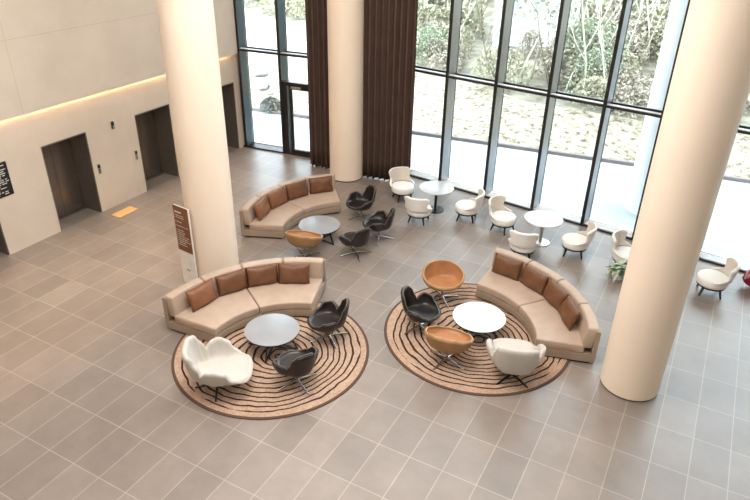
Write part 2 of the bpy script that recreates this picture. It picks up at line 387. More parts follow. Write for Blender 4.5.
link('logo_mark',bm,M['black'],t)
tag(t,'white upright directory pylon with brown text panel against left column','sign')

# ------------------------------------------------------------------ window walls
def window_wall(n,p0,p1,xs,z1,side,low):
    """p0,p1 plan ends of the inner face; xs mullion positions along the run (m from p0)"""
    p0=Vector(p0); p1=Vector(p1); d=p1-p0; Ln=d.length; rz=math.atan2(d.y,d.x)
    w=empty(f'window_{n}',(p0.x,p0.y,0),rz,'structure')
    D=.42
    for s in xs:
        bm=bmesh.new(); box(bm,(s-.035,.03,0),(s+.035,D,z1)); link('mullion',bm,side,w)
        bm=bmesh.new(); box(bm,(s-.04,0,0),(s+.04,.03,z1)); box(bm,(s-.045,D,0),(s+.045,D+.03,z1)); link('mullion_shade_cap',bm,M['cap'],w)  # front face coloured near black for the dim interior it reflects
    for zz in (3.06,6.3):
        bm=bmesh.new(); box(bm,(0,.035,zz+.04),(Ln,.14,zz+.05)); link('transom_lit_top',bm,M['sill'],w)  # light on the top face painted as a separate white strip
        bm=bmesh.new(); box(bm,(0,-.005,zz-.02),(Ln,.14,zz+.04))
        box(bm,(0,D-.06,zz-.02),(Ln,D-.005,zz+.04)); link('transom',bm,M['cap'],w)
    bm=bmesh.new(); box(bm,(0,.01,.0),(Ln,.07,.045)); link('base_rail',bm,M['cap'],w)
    bm=bmesh.new(); box(bm,(0,.07,.0),(Ln,D-.05,.045)); link('sill',bm,low,w)
    bm=bmesh.new(); box(bm,(0,D-.05,.0),(Ln,D-.004,.06)); link('bottom_frame',bm,low,w)
    e=[0]+[s for s in xs if .1<s<Ln-.1]+[Ln]
    for a,b in zip(e,e[1:]):
        bm=bmesh.new(); box(bm,(a+.036,D-.03,.1),(b-.036,D-.02,z1)); link('pane',bm,M['glass'],w)
    return w
p0=(-5.195,wy(-5.195)); pk=(KX,wy(KX)); pr_=(XR-.02,wy(XR-.02))
c7=math.cos(math.atan(.12)); cm=math.cos(math.atan(.132))
window_wall(1,p0,pk,[ (x+5.195)/c7 for x in (-5.09,-3.72,-2.3,-1.0)],HC-.01,M['mullion_dim'],M['cap'])
window_wall(2,pk,pr_,[ (x-KX)/cm for x in (.15,1.49,2.89,4.28,5.63,6.90,8.28,9.65,11.0,12.4,13.8,15.2,16.8)],HC-.01,M['mullion'],M['sill'])
# glazed entrance door in the left window wall
d=empty('door_5',(-3.68,wy(-3.68)+.03,0),math.atan(.12),'structure')
bm=bmesh.new(); box(bm,(0,0,.0),(.14,.16,2.16)); box(bm,(1.16,0,0),(1.24,.16,2.16)); box(bm,(0,0,2.16),(1.24,.16,2.27)); link('door_frame',bm,M['cap'],d)
bm=bmesh.new(); box(bm,(.19,.04,.02),(.29,.10,2.15)); box(bm,(1.07,.04,.02),(1.15,.10,2.15)); box(bm,(.29,.04,.02),(1.07,.10,.16)); box(bm,(.29,.04,2.05),(1.07,.10,2.15)); link('door_leaf',bm,M['cap'],d)
bm=bmesh.new(); box(bm,(.29,.065,.16),(1.07,.075,2.05)); link('door_pane',bm,M['glass'],d)
bm=bmesh.new(); tube(bm,[(.24,-.04,.8),(.24,-.04,1.5)],.014); tube(bm,[(.24,-.04,.85),(.24,.045,.85)],.008); tube(bm,[(.24,-.04,1.45),(.24,.045,1.45)],.008); link('door_handle',bm,M['chrome'],d)
bm=bmesh.new(); box(bm,(.30,-.03,2.10),(.62,.035,2.15)); link('door_closer',bm,M['plate'],d)

# curtains
def curtain(pts,label,n_fold,amp=.055):
    """pts: plan polyline of the curtain"""
    pts=[Vector(p) for p in pts]; L=[(pts[i+1]-pts[i]).length for i in range(len(pts)-1)]; T=sum(L)
    N=n_fold*12; bm=bmesh.new(); zs=[.03,.6,1.6,3,5,7,HC-.08]; cols=[]
    q=random.Random(n_fold)
    ph=[q.uniform(-.5,.5) for _ in zs]; am=[q.uniform(.75,1.25) for _ in range(n_fold+2)]
    for i in range(N+1):
        s=i/N*T; j=0; ss=s
        while j<len(L)-1 and ss>L[j]: ss-=L[j]; j+=1
        t=(pts[j+1]-pts[j]).normalized(); p=pts[j]+t*ss; nrm=Vector((-t.y,t.x)); col=[]
        for k,z in enumerate(zs):
            A=amp*am[int(i/12)]*(1.0 if k<6 else .7)
            o=A*math.sin(2*PI*i/12+.25*ph[k])+A*.12*math.sin(2*PI*i/31+ph[k])
            side=A*.45*math.sin(4*PI*i/12+.3*ph[k])
            col.append(bm.verts.new((p.x+nrm.x*o+t.x*side,p.y+nrm.y*o+t.y*side,z)))
        cols.append(col)
    for i in range(N):
        for k in range(len(zs)-1): bm.faces.new((cols[i][k],cols[i+1][k],cols[i+1][k+1],cols[i][k+1]))
    ob=link('curtain',bm,M['curtain'],smooth=True)
    md=ob.modifiers.new('thick','SOLIDIFY'); md.thickness=.012; md.offset=0
    tag(ob,label,'curtain','floor-length curtains at the window')
curtain([(-2.48,11.38),(-1.66,11.42)],'narrow dark brown floor-length curtain hanging left of the window column',5,.09)
curtain([(-.78,11.42),(.76,11.60)],'wide dark brown floor-length curtain hanging right of the window column',9,.10)

# ------------------------------------------------------------------ rugs
def rug(x,y,cx,cy,phase,label):
    bm=bmesh.new(); cyl(bm,(0,0),1.75,0,.018,seg=128,bevel=.006)
    o=link('round_rug',bm,rug_material(cx,cy,phase),loc=(x,y,0.0),smooth_angle=30)
    tag(o,label,'rug')
rug(1.94,3.53,.22,-.12,0.0,'round beige rug with dark growth-ring lines under front left seating group')
rug(4.96,5.88,.12,-.20,5.3,'round beige rug with dark growth-ring lines under right seating group')

# ------------------------------------------------------------------ sofas
def sofa(x,y,a0,a1,label,rin=1.60,k_=1.045):
    """curved sofa; centre of curvature (x,y); the object sits on the arc's middle"""
    am=(a0+a1)/2; bx,by=x+2.1*math.cos(R(am)),y+2.1*math.sin(R(am))
    t=empty('curved_sofa',(bx,by,0),R(am))
    h=(a1-a0)/2
    def put(name,bm,m,**k):
        o=link(name,bm,m,t,loc=(-2.1,0,0),**k); return o
    bm=bmesh.new(); arc_block(bm,-h+.8,h-.8,rprof(rin+.06,2.52,0,.05,.004,1),24); put('plinth',bm,M['dark_ring'],smooth_angle=40)
    bm=bmesh.new(); arc_block(bm,-h,h,rprof(rin,2.60,.045,.20,.018,3),32); put('frame',bm,M['leather_shaded'],smooth_angle=40)
    bm=bmesh.new(); arc_block(bm,-h,h,rprof(2.52,2.60,.19,.67,.02,3),32); put('back_panel',bm,M['leather_shaded'],smooth_angle=40)
    for k in range(2):
        bm=bmesh.new(); soft_block(bm,-h+k*h+.25,-h+(k+1)*h-.15,rin-.005,2.40,.20,.355,.028,16); put('seat_cushion',bm,M['leather_beige'],smooth_angle=55)
    g=2*h/4
    for k in range(4):
        bm=bmesh.new(); soft_block(bm,-h+k*g+(.5 if k==0 else .12),-h+(k+1)*g-(.5 if k==3 else .12),2.345,2.525,.30,.705,.035,8)
        # cushions lean back a little
        for v in bm.verts:
            rr=math.hypot(v.co.x,v.co.y); f=(rr+.05*(v.co.z-.35)/.35)/rr; v.co.x*=f; v.co.y*=f
        put('back_cushion',bm,M['leather_beige'],smooth_angle=55)
    t.scale=(k_,k_,k_*1.015)
    tag(t,label,'sofa')
    return t
S1=(2.48,3.28); S2=(4.55,5.38); S3=(1.09,7.74)
sofa(*S1,109.5,183.5,'curved beige leather sofa on front left rug below the pylon sign',1.50)
sofa(*S2,15.5,89.5,'curved beige leather sofa on the right rug in front of the lone column')
sofa(*S3,130.5,203.5,'curved beige leather sofa on bare tiles at the back near the window column',1.60,1.02)

def pillow_mesh(w=.64,h=.43,d=.18,seed=0):
    bm=bmesh.new(); q=random.Random(seed); nx,nz=14,10; F=[]
    for s in (-1,1):
        g=[]
        for i in range(nx+1):
            row=[]
            for j in range(nz+1):
                u=-1+2*i/nx; v=-1+2*j/nz
                th=(1-abs(u)**2.6)**.5*(1-abs(v)**2.6)**.5 if abs(u)<1 and abs(v)<1 else 0
                px=u*w/2*(1-.05*(1-abs(u))*0-.045*(1-v*v)*abs(u)); pz=v*h/2*(1-.06*(1-u*u)*abs(v))
                row.append(Vector((s*th*d/2+.008*math.sin(5*u+3*v+seed),px,pz)))
            g.append(row)
        F.append(g)
    V={}
    for si,g in enumerate(F):
        for i in range(nx+1):
            for j in range(nz+1):
                edge=i in(0,nx) or j in (0,nz)
                if edge and si==1: V[(1,i,j)]=V[(0,i,j)]
                else: V[(si,i,j)]=bm.verts.new(g[i][j])
    for si in (0,1):
        for i in range(nx):
            for j in range(nz):
                f=(V[(si,i,j)],V[(si,i+1,j)],V[(si,i+1,j+1)],V[(si,i,j+1)])
                bm.faces.new(f if si else f[::-1])
    bmesh.ops.recalc_face_normals(bm,faces=bm.faces)
    return bm
def pillow(c,ang,r,label,rust,seed,tilt=16,group='leather pillows on the sofas',spin=0):
    ob=link('throw_pillow',pillow_mesh(seed=seed),M['pillow_rust'] if rust else M['pillow'],smooth=True)
    ob.location=(c[0]+r*math.cos(R(ang)),c[1]+r*math.sin(R(ang)),.568)
    ob.rotation_mode='XYZ'; ob.rotation_euler=(0,R(tilt),R(ang+spin))
    tag(ob,label,'pillow')
pillow(S1,170.5,2.24,'rust brown leather pillow at left end of front left sofa',1,1,20,spin=3)
pillow(S1,153.5,2.26,'dark brown leather pillow second from left on front left sofa',0,2,14)
pillow(S1,138.0,2.26,'brown leather pillow second from right on front left sofa',0,3,14)
pillow(S1,122.0,2.22,'light brown leather pillow at right end of front left sofa',0,4,18,spin=-3)
pillow(S2,80.5,2.24,'brown leather pillow at the far left end of right sofa',0,5,16)
pillow(S2,63.5,2.24,'brown leather pillow second from the far end of right sofa',0,6,16)
pillow(S2,47.5,2.24,'brown leather pillow second from the near end of right sofa',0,7,16)
pillow(S2,32.5,2.24,'brown leather pillow at the near end of right sofa beside lone column',0,8,20)
pillow(S3,192.0,2.24,'rust leather pillow at left end of the back sofa',1,9,18)
pillow(S3,174.5,2.24,'rust leather pillow second from left on the back sofa',1,10,16)
pillow(S3,158.0,2.25,'dark brown leather pillow second from right on the back sofa',0,11,14)
pillow(S3,140.5,2.26,'dark brown leather pillow at right end of back sofa near window column',0,12,14)

# ------------------------------------------------------------------ shell chairs
def interp(tab,a):
    """smooth periodic interpolation of (angle,value) pairs given for 0..180, mirrored"""
    a=abs((a+180)%360-180)
    for (x0,y0),(x1,y1) in zip(tab,tab[1:]):
        if x0<=a<=x1:
            t=(a-x0)/(x1-x0); t=t*t*(3-2*t); return y0+(y1-y0)*t
    return tab[-1][1]
def shell_chair(name,H_,Rr,seat_z,mi,mo,mp,mbase,thick=.045,base_r=.37,flat=.55,seat_r=.0,base_dark=False,flare=0,pipe=.007):
    t=empty(name)
    NA,NR=96,16
    bm=bmesh.new(); rings=[]
    c=bm.verts.new((0,0,seat_z-.015))
    def pt(a,v):
        h=interp(H_,a); r=interp(Rr,a); A=R(a)
        # radial distance and height along the profile
        if v<flat: rad=r*.80*(v/flat); z=seat_z-.015+.02*(v/flat)**2
        else:
            s=(v-flat)/(1-flat); rise=h-seat_z
            rad=r*(.80+.20*math.sin(s*PI/2)+flare*max(rise,0)*s*s); z=seat_z+.005+(rise-.005)*(s**1.35)
        return Vector((rad*math.cos(A),rad*math.sin(A),z))
    for j in range(1,NR+1):
        rings.append([bm.verts.new(pt(360*i/NA,j/NR)) for i in range(NA)])
    for i in range(NA): bm.faces.new((c,rings[0][i],rings[0][(i+1)%NA]))
    for j in range(NR-1):
        for i in range(NA): bm.faces.new((rings[j][i],rings[j+1][i],rings[j+1][(i+1)%NA],rings[j][(i+1)%NA]))
    bmesh.ops.recalc_face_normals(bm,faces=bm.faces)
    if c.link_faces[0].normal.z<0: bmesh.ops.reverse_faces(bm,faces=bm.faces)
    rim=[v.co.copy() for v in rings[-1]]
    o=link('shell',bm,[mi,mo,mo],t,smooth=True)
    md=o.modifiers.new('thick','SOLIDIFY'); md.thickness=thick; md.offset=-1; md.use_rim=True; md.material_offset=1; md.material_offset_rim=0 if mp is None else 1
    if mp is None:
        md2=o.modifiers.new('soft','SUBSURF'); md2.levels=1; md2.render_levels=1
    else:
        bm=bmesh.new(); tube(bm,[p+Vector((0,0,.004)) for p in rim],pipe,seg=6,closed=True); link('rim_highlight',bm,mp,t,smooth=True)  # thin rim tube, edge highlight put into its pale colour
    # underside boss
    bm=bmesh.new(); cyl(bm,(0,0),.10,seat_z-thick-.06,seat_z-thick-.0,seg=24,r2=.16)
    link('seat_plate',bm,mo,t,smooth_angle=40)
    bm=bmesh.new(); cyl(bm,(0,0),.022,.05,seat_z-thick-.05,seg=20); link('pedestal',bm,mbase,t,smooth_angle=40)
    s=empty('star_base'); s.parent=t
    for k in range(4):
        bm=bmesh.new(); A=PI/4+k*PI/2
        tube(bm,[(0,0,.07),(math.cos(A)*base_r*.5,math.sin(A)*base_r*.5,.045),(math.cos(A)*base_r,math.sin(A)*base_r,.014)],[.026,.020,.014],seg=8)
        link('foot',bm,mbase,s,smooth_angle=50)
    return t
SW_H=[(0,.41),(36,.41),(58,.46),(80,.56),(100,.58),(114,.54),(124,.47),(134,.57),(146,.72),(160,.79),(180,.81)]
SW_R=[(0,.35),(36,.34),(58,.34),(82,.35),(100,.34),(112,.30),(124,.27),(138,.29),(155,.31),(180,.31)]
TUB_H=[(0,.47),(30,.475),(60,.52),(90,.58),(120,.65),(150,.70),(180,.71)]
TUB_R=[(0,.33),(30,.34),(60,.37),(90,.39),(120,.375),(150,.34),(180,.32)]
WH_H=[(0,.41),(36,.41),(50,.46),(64,.62),(84,.69),(102,.66),(116,.56),(128,.72),(140,.88),(155,.91),(180,.91)]
WH_R=[(0,.54),(30,.57),(44,.49),(64,.42),(86,.40),(106,.36),(118,.34),(132,.37),(145,.40),(180,.37)]
def place(o,x,y,ang,label,cat,group=None,brot=None):
    o.location=(x,y,o.location.z); o.rotation_euler=(0,0,R(ang)); tag(o,label,cat,group)
    if brot is not None:
        for ch in o.children:
            if ch.name.startswith('star_base'): ch.rotation_euler=(0,0,R(brot-ang))
    return o
swan=shell_chair('swivel_armchair',SW_H,SW_R,.37,M['black_leather'],M['brown_black'],M['rim_highlight_pale'],M['chrome'],flat=.55,flare=.22)
RZ=.018
chairs=[(2.84,3.02,152,RZ,'black leather swivel armchair at front edge of front left rug, back to viewer',20),
 (2.64,4.34,212,RZ,'black leather swivel armchair at right edge of front left rug',8),
 (3.96,5.46,4,RZ,'black leather swivel armchair at left edge of right rug',20),
 (.63,9.05,240,0,'black leather swivel armchair farthest back, near the window column',10),
 (1.55,8.28,200,0,'black leather swivel armchair right of back coffee table, middle of three',-20),
 (1.47,7.33,155,0,'black leather swivel armchair nearest viewer beside the back coffee table',0)]
for i,(x,y,a,z,lab,br) in enumerate(chairs):
    o=swan if i==0 else copy_tree(swan); place(o,x,y,a,lab,'armchair',None,br); o.location.z=z
tub=shell_chair('tub_chair',TUB_H,TUB_R,.40,M['tan'],M['tan_out'],M['rim_highlight_tan'],M['chrome'],thick=.035,flat=.5,flare=.2,pipe=.009)
for i,(x,y,a,z,lab,br) in enumerate([(3.93,6.60,-52,RZ,'tan leather bowl chair on far left of right rug, opening towards viewer',0),
 (4.80,4.82,95,RZ,'tan leather bowl chair at front of right rug, back to viewer',30),
 (.53,6.66,100,0,'tan leather bowl chair in front of the back coffee table',10)]):
    o=tub if i==0 else copy_tree(tub); place(o,x,y,a,lab,'armchair',None,br); o.location.z=z
wing=shell_chair('wing_lounge_chair',WH_H,WH_R,.38,M['white_wool'],M['white_wool'],None,M['gunmetal'],thick=.09,flat=.66,flare=.12)
for i,(x,y,a,z,lab,br) in enumerate([(1.76,2.28,36,RZ,'white fabric wing lounge chair on front left rug, seen from its side',-10),
 (5.94,4.98,110,RZ,'white fabric wing lounge chair on right rug, seen from behind',20)]):
    o=wing if i==0 else copy_tree(wing); place(o,x,y,a,lab,'armchair',None,br); o.location.z=z

# ------------------------------------------------------------------ coffee tables
def coffee_table(x,y,z0,rz,mt,label,loops=(0,90),h=.385):
    t=empty('coffee_table',(x,y,z0),R(rz))
    bm=bmesh.new(); cyl(bm,(0,0),.49,h-.012,h,seg=96,bevel=.003); link('tabletop',bm,mt,t,smooth_angle=30)
    bm=bmesh.new(); cyl(bm,(0,0),.488,h-.030,h-.0125,seg=96); link('table_edge',bm,M['edge'],t,smooth_angle=30)
    for a in loops:
        bm=bmesh.new(); c,s=math.cos(R(a)),math.sin(R(a)); n=Vector((-s,c,0))*.0
        P=lambda u,z:(c*u,s*u,z)
        bar(bm,P(-.46,.010),P(.46,.010),.035,.018)
        bar(bm,P(-.45,.012),P(-.30,h-.03),.035,.018); bar(bm,P(.45,.012),P(.30,h-.03),.035,.018)
        bar(bm,P(-.32,h-.038),P(.32,h-.038),.035,.014)
        link('leg_frame',bm,M['edge'],t)
    tag(t,label,'coffee table','round coffee tables'); 
    del t['group']
coffee_table(1.90,3.62,RZ,20,M['top_grey'],'round grey coffee table on front left rug')
coffee_table(4.98,5.86,RZ,-15,M['top_white'],'round white-looking coffee table on the right rug',)  # white top has the bluish window reflection put into its colour
coffee_table(.35,7.55,0,-12,M['top_grey'],'round coffee table with glossy grey top before the back sofa')

# ------------------------------------------------------------------ window-side tables and chairs
def cafe_table(x,y,mt,mb,label):
    t=empty('pedestal_table',(x,y,0))
    bm=bmesh.new(); cyl(bm,(0,0),.45,.615,.64,seg=96,bevel=.004); link('tabletop',bm,mt,t,smooth_angle=30)
    bm=bmesh.new(); cyl(bm,(0,0),.036,.018,.615,seg=24); link('pole',bm,mb,t,smooth_angle=30)
    bm=bmesh.new(); cyl(bm,(0,0),.23,0,.018,seg=48,bevel=.004); link('base_plate',bm,mb,t,smooth_angle=30)
    tag(t,label,'table')
cafe_table(2.07,10.44,M['top_pale'],M['gunmetal'],'round pale grey pedestal table by the window, nearer the curtain')
cafe_table(4.97,10.08,M['top_white'],M['plate'],'round white pedestal table by the window, right of the other one')
def window_chair():
    t=empty('window_chair')
    bm=bmesh.new(); cyl(bm,(0,0),.285,.20,.235,seg=48,bevel=.008); link('seat_frame',bm,M['darkwood'],t,smooth_angle=40)
    bm=bmesh.new(); cyl(bm,(0,0),.31,.225,.42,seg=64)
    es=[e for e in bm.edges if any(len(f.verts)>4 for f in e.link_faces)]; bmesh.ops.bevel(bm,geom=es,offset=.07,segments=5,affect='EDGES',profile=.55)
    for v in bm.verts:
        if v.co.z>.40: v.co.z+=.02*(1-min(1,(v.co.x**2+v.co.y**2)/.06))
    for f in list(bm.faces):
        pass
    link('seat',bm,M['cream_wool'],t,smooth_angle=60)
    # backrest: curved panel, wide at the top, narrowing to where arms sweep round the seat
    bm=bmesh.new(); NA,NZ=24,12; g=[]
    for j in range(NZ+1):
        v=j/NZ; z=.40+.38*v
        if v<.28: half=100-(100-50)*(v/.28)**.8
        else: half=50+6*((v-.28)/.72)
        rad=.325+.06*v
        row=[]
        for i in range(NA+1):
            u=-1+2*i/NA; a=R(180+half*u); drop=.05*max(0,abs(u)-.7)/.3*(1 if v>.6 else 0)
            row.append(bm.verts.new((rad*math.cos(a),rad*math.sin(a),z-drop)))
        g.append(row)
    for j in range(NZ):
        for i in range(NA): bm.faces.new((g[j][i],g[j][i+1],g[j+1][i+1],g[j+1][i]))
    o=link('backrest',bm,[M['cream_wool'],M['grey_back'],M['cream_wool']],t,smooth=True)
    md=o.modifiers.new('thick','SOLIDIFY'); md.thickness=.065; md.offset=0; md.material_offset=1; md.material_offset_rim=2
    md=o.modifiers.new('soft','SUBSURF'); md.levels=1; md.render_levels=1
    for k in range(4):
        A=R(45+90*k); bm=bmesh.new()
        tube(bm,[(math.cos(A)*.215,math.sin(A)*.215,.215),(math.cos(A)*.29,math.sin(A)*.29,0.0)],[.030,.018],seg=10)
        link('leg',bm,M['darkwood'],t,smooth_angle=50)
    return t
wc=window_chair()
for i,(x,y,a,lab) in enumerate([(1.02,10.62,-42,'cream round-backed chair in front of the curtain, left of pale grey table'),
 (1.97,9.62,98,'cream round-backed chair on viewer side of pale grey table, back turned'),
 (2.97,10.36,192,'cream round-backed chair right of pale grey table'),
 (3.98,10.22,-16,'cream round-backed chair left of white pedestal table'),
 (4.80,9.19,100,'cream round-backed chair on viewer side of white table, back turned'),
 (5.80,9.91,190,'cream round-backed chair right of white pedestal table'),
 (6.97,9.84,-12,'cream round-backed chair half hidden by the lone column, behind green plant'),
 (8.70,9.70,190,'cream round-backed chair right of the lone column, near red bag')]):
    o=wc if i==0 else copy_tree(wc); place(o,x,y,a,lab,'chair','cream chairs along the window'); del o['group']

# ------------------------------------------------------------------ plant and red bag
def leaf(bm,base,dirv,L,w,curl,seg=4):
    d=Vector(dirv).normalized(); s=d.cross(Vector((0,0,1))).normalized(); pr=None
    for k in range(seg+1):
        t=k/seg; ww=w*math.sin(PI*(.12+.86*t))*.5; c=Vector(base)+d*L*t+Vector((0,0,-curl*t*t*L))
        cur=(bm.verts.new(c-s*ww),bm.verts.new(c+Vector((0,0,-.15*ww))),bm.verts.new(c+s*ww))
        if pr:
            bm.faces.new((pr[0],pr[1],cur[1],cur[0])); bm.faces.new((pr[1],pr[2],cur[2],cur[1]))
        pr=cur
t=empty('potted_plant',(6.90,9.33,0)); t.scale=(1.2,1.2,1.3)
bm=bmesh.new(); cyl(bm,(0,0),.10,0,.15,seg=32,r2=.14); link('pot',bm,M['pot'],t,smooth_angle=40)
q=random.Random(5)
for nm,m,n in (('foliage',M['plant'],46),('dark_foliage',M['plant_dark'],26)):
    bm=bmesh.new()
    for k in range(n):
        a=q.uniform(0,2*PI); e=q.uniform(.1,1.3); leaf(bm,(q.uniform(-.05,.05),q.uniform(-.05,.05),.14+q.uniform(0,.1)),(math.cos(a),math.sin(a),e),q.uniform(.18,.30),q.uniform(.06,.11),q.uniform(.3,.9))
    link(nm,bm,m,t,smooth=True)
tag(t,'small pale green leafy plant on floor left of the lone column','plant')
t=empty('cloth_bag',(9.55,10.42,0),R(15))
bm=bmesh.new(); g=bmesh.ops.create_uvsphere(bm,u_segments=32,v_segments=20,radius=1)['verts']
for v in g:
    z=v.co.z; f=1+.07*math.sin(5*math.atan2(v.co.y,v.co.x)+2*z)+.04*math.sin(9*v.co.x)
    v.co=Vector((v.co.x*.27*f,v.co.y*.17*f,.225+z*.225*(1+.06*math.sin(4*v.co.x))))
link('body',bm,M['red'],t,smooth=True)
bm=bmesh.new(); q=random.Random(9)
for k in range(16):
    a=q.uniform(0,2*PI); zz=q.uniform(-.6,.6); cz=math.sqrt(1-zz*zz); p=Vector((math.cos(a)*cz*.275,math.sin(a)*cz*.175,.225+zz*.23))
    box(bm,(p.x-.018,p.y-.012,p.z-.05),(p.x+.018,p.y+.012,p.z+.05),bevel=.006)
link('pale_pattern',bm,M['red_pale'],t)
bm=bmesh.new(); tube(bm,[(-.10,0,.43),(-.09,0,.50),(0,0,.54),(.09,0,.50),(.10,0,.43)],.014); link('handle',bm,M['red'],t,smooth=True)
tag(t,'red patterned cloth bag on floor by the window at right edge','bag')

# ------------------------------------------------------------------ outside
def ky(x): return 15.72+.12*x
def ty(x): return 18.3+max(0,-(x-2))*.50-max(0,x-2)*.05+.12*max(0,x-6)
def gz(x,y):
    k,tt=ky(x)+.12,ty(x)
    if y<=k: return 0
    if y<tt:
        s=(y-k)/(tt-k); return .95*s
    d=y-tt; return .95+.05*d+.006*d*d
bm=bmesh.new(); xs=[-70+2.5*i for i in range(52)]; A=[];B=[]
for x in xs:
    xi=min(max(x,-5.6),XR); A.append(bm.verts.new((x,wy(xi)+.455,-.01))); B.append(bm.verts.new((x,ky(x),-.01)))
for i in range(len(xs)-1): bm.faces.new((A[i],A[i+1],B[i+1],B[i]))
r=bmesh.ops.extrude_face_region(bm,geom=list(bm.faces))
for v in [e for e in r['geom'] if isinstance(e,bmesh.types.BMVert)]: v.co.z-=.25
bmesh.ops.recalc_face_normals(bm,faces=bm.faces)
struct(link('paving',bm,M['pave']))
bm=bmesh.new()
box(bm,(-70,0,-.1),(60,.12,.10),rot=Matrix.Translation((0,ky(0),0))@Matrix.Rotation(math.atan(.12),4,'Z')); struct(link('kerb',bm,M['kerb']))
bm=bmesh.new(); g=[]; xs=[-70+1.0*i for i in range(131)]; ts=[i/16 for i in range(17)]
for x in xs:
    row=[]
    for s in ts:
        y=ky(x)+.13+(ty(x)-ky(x)-.13)*s; row.append(bm.verts.new((x,y,gz(x,y)+.10*noise.noise(Vector((x*.9,y*.9,0)))*min(1,s*4)-.02)))
    g.append(row)
for i in range(len(xs)-1):
    for j in range(16): bm.faces.new((g[i][j],g[i+1][j],g[i+1][j+1],g[i][j+1]))
struct(link('bank',bm,M['bank'],smooth=True))
bm=bmesh.new(); g=[]; ts=[0,.02,.05,.1,.18,.28,.4,.55,.7,.85,1]
for x in xs:
    row=[]
    for s in ts:
        y=ty(x)+45*s; row.append(bm.verts.new((x,y,gz(x,y)+.5*s*8*noise.noise(Vector((x*.12,y*.12,3)))*.4-.02)))
    g.append(row)
for i in range(len(xs)-1):
    for j in range(len(ts)-1): bm.faces.new((g[i][j],g[i+1][j],g[i+1][j+1],g[i][j+1]))
struct(link('hillside',bm,M['brush'],smooth=True))
# white exterior column
def ext_col(x,y,r,h,label):
    t=empty('exterior_column',(x,y,0)); bm=bmesh.new(); cyl(bm,(0,0),r,0,h,seg=64); link('shaft',bm,M['ext_white'],t,smooth_angle=40)
    bm=bmesh.new(); cyl(bm,(0,0),r+.01,-.01,.05,seg=64); link('base_ring',bm,M['ext_white'],t,smooth_angle=40)
    tag(t,label,'column')
ext_col(6.98,13.45,.62,11,'thick white round column outside the window behind the lone column')

# vegetation: prototypes then copies
def make_tree(seed,h,mb,leafm=None,nleaf=0,spread=.5):
    q=random.Random(seed); t=empty('sapling'); bm=bmesh.new(); tips=[]
    def grow(p,d,L,r,lev):
        n=4; pts=[p.copy()]; c=p.copy(); dd=d.copy()
        for k in range(n):
            dd=(dd+Vector((q.uniform(-.16,.16),q.uniform(-.16,.16),.04))).normalized(); c=c+dd*L/n; pts.append(c.copy())
        tube(bm,pts,[r*(1-.75*k/n) for k in range(n+1)],seg=5)
        if lev>0:
            for k in range(3 if lev==2 else 3):
                b=pts[q.randint(1,n)]; a=q.uniform(0,2*PI); nd=(dd*.8+Vector((math.cos(a),math.sin(a),.35))*spread).normalized(); grow(b,nd,L*q.uniform(.45,.7),r*.5,lev-1)
        tips.append(pts[-1]); tips.append(pts[-2])
    for s in range(q.randint(1,3)):
        grow(Vector((q.uniform(-.15,.15),q.uniform(-.15,.15),-.1)),Vector((q.uniform(-.3,.35),q.uniform(-.2,.2),1)).normalized(),h*q.uniform(.7,1),.032,2)
    link('trunk',bm,mb,t,smooth=True)
    if nleaf:
        bm=bmesh.new()
        for k in range(nleaf):
            p=q.choice(tips)+Vector([q.gauss(0,.22) for _ in range(3)]); s=q.uniform(.04,.10); n=Vector([q.gauss(0,1) for _ in range(3)]).normalized(); a=n.orthogonal().normalized()*s; b=n.cross(a)
            bm.faces.new([bm.verts.new(p+v) for v in (a,b,-a,-b)])
        link('foliage',bm,leafm,t)
    return t
def make_bush(seed,r,h,leafm,n=700):
    n=int(n*1.9)
    q=random.Random(seed); t=empty('bush'); bm=bmesh.new()
    for k in range(14):
        a=q.uniform(0,2*PI); tube(bm,[(0,0,-.1),(math.cos(a)*r*.4,math.sin(a)*r*.4,h*.5),(math.cos(a)*r*q.uniform(.5,.9),math.sin(a)*r*q.uniform(.5,.9),h*q.uniform(.7,1.1))],[.02,.012,.005],seg=4)
    link('stems',bm,M['twig'],t)
    bm=bmesh.new()
    for k in range(n):
        a=q.uniform(0,2*PI); rr=r*q.random()**.4; z=h*q.random()**.8; rr*=math.sqrt(max(0,1-(z/h)**3))
        p=Vector((rr*math.cos(a),rr*math.sin(a),z)); s=q.uniform(.03,.075); nn=Vector([q.gauss(0,1) for _ in range(3)]).normalized(); u=nn.orthogonal().normalized()*s; v=nn.cross(u)*.6
        bm.faces.new([bm.verts.new(p+w) for w in (u,v,-u,-v)])
    link('foliage',bm,leafm,t)
    return t
tp=[make_tree(1,4.6,M['bark']),make_tree(2,5.2,M['bark'],M['leaf_a'],260),make_tree(3,4.0,M['twig'],M['leaf_b'],420,.7),make_tree(4,5.6,M['bark'],None,0,.35)]
tl=['bare pale-barked sapling on the brushy slope outside','pale-barked sapling with sparse olive leaves on the slope outside','green leafy sapling on the slope outside','tall leaning bare pale sapling on the slope outside']
bp_=[make_bush(1,.9,1.1,M['leaf_a']),make_bush(2,1.1,1.5,M['leaf_b'],900),make_bush(3,.8,.8,M['leaf_c'],600)]
bl=['olive-leaved bush in the thicket beyond the stony bank','green-leaved bush in the thicket beyond the stony bank','low dry brown bush in the thicket beyond the stony bank']
used=set()
def put_copy(proto,key,x,y,s,rz,label,cat,group):
    o=proto if key not in used else copy_tree(proto); used.add(key)
    o.location=(x,y,gz(x,y)); o.rotation_euler=(0,0,rz); o.scale=(s,s,s); tag(o,label,cat,group)
def clear(x,y):
    # keep the pale building's forecourt open
    return abs(x-(7.9-.272*(y+3.75)))<.052*(y+3.75)+.5 and 21.5<y<34
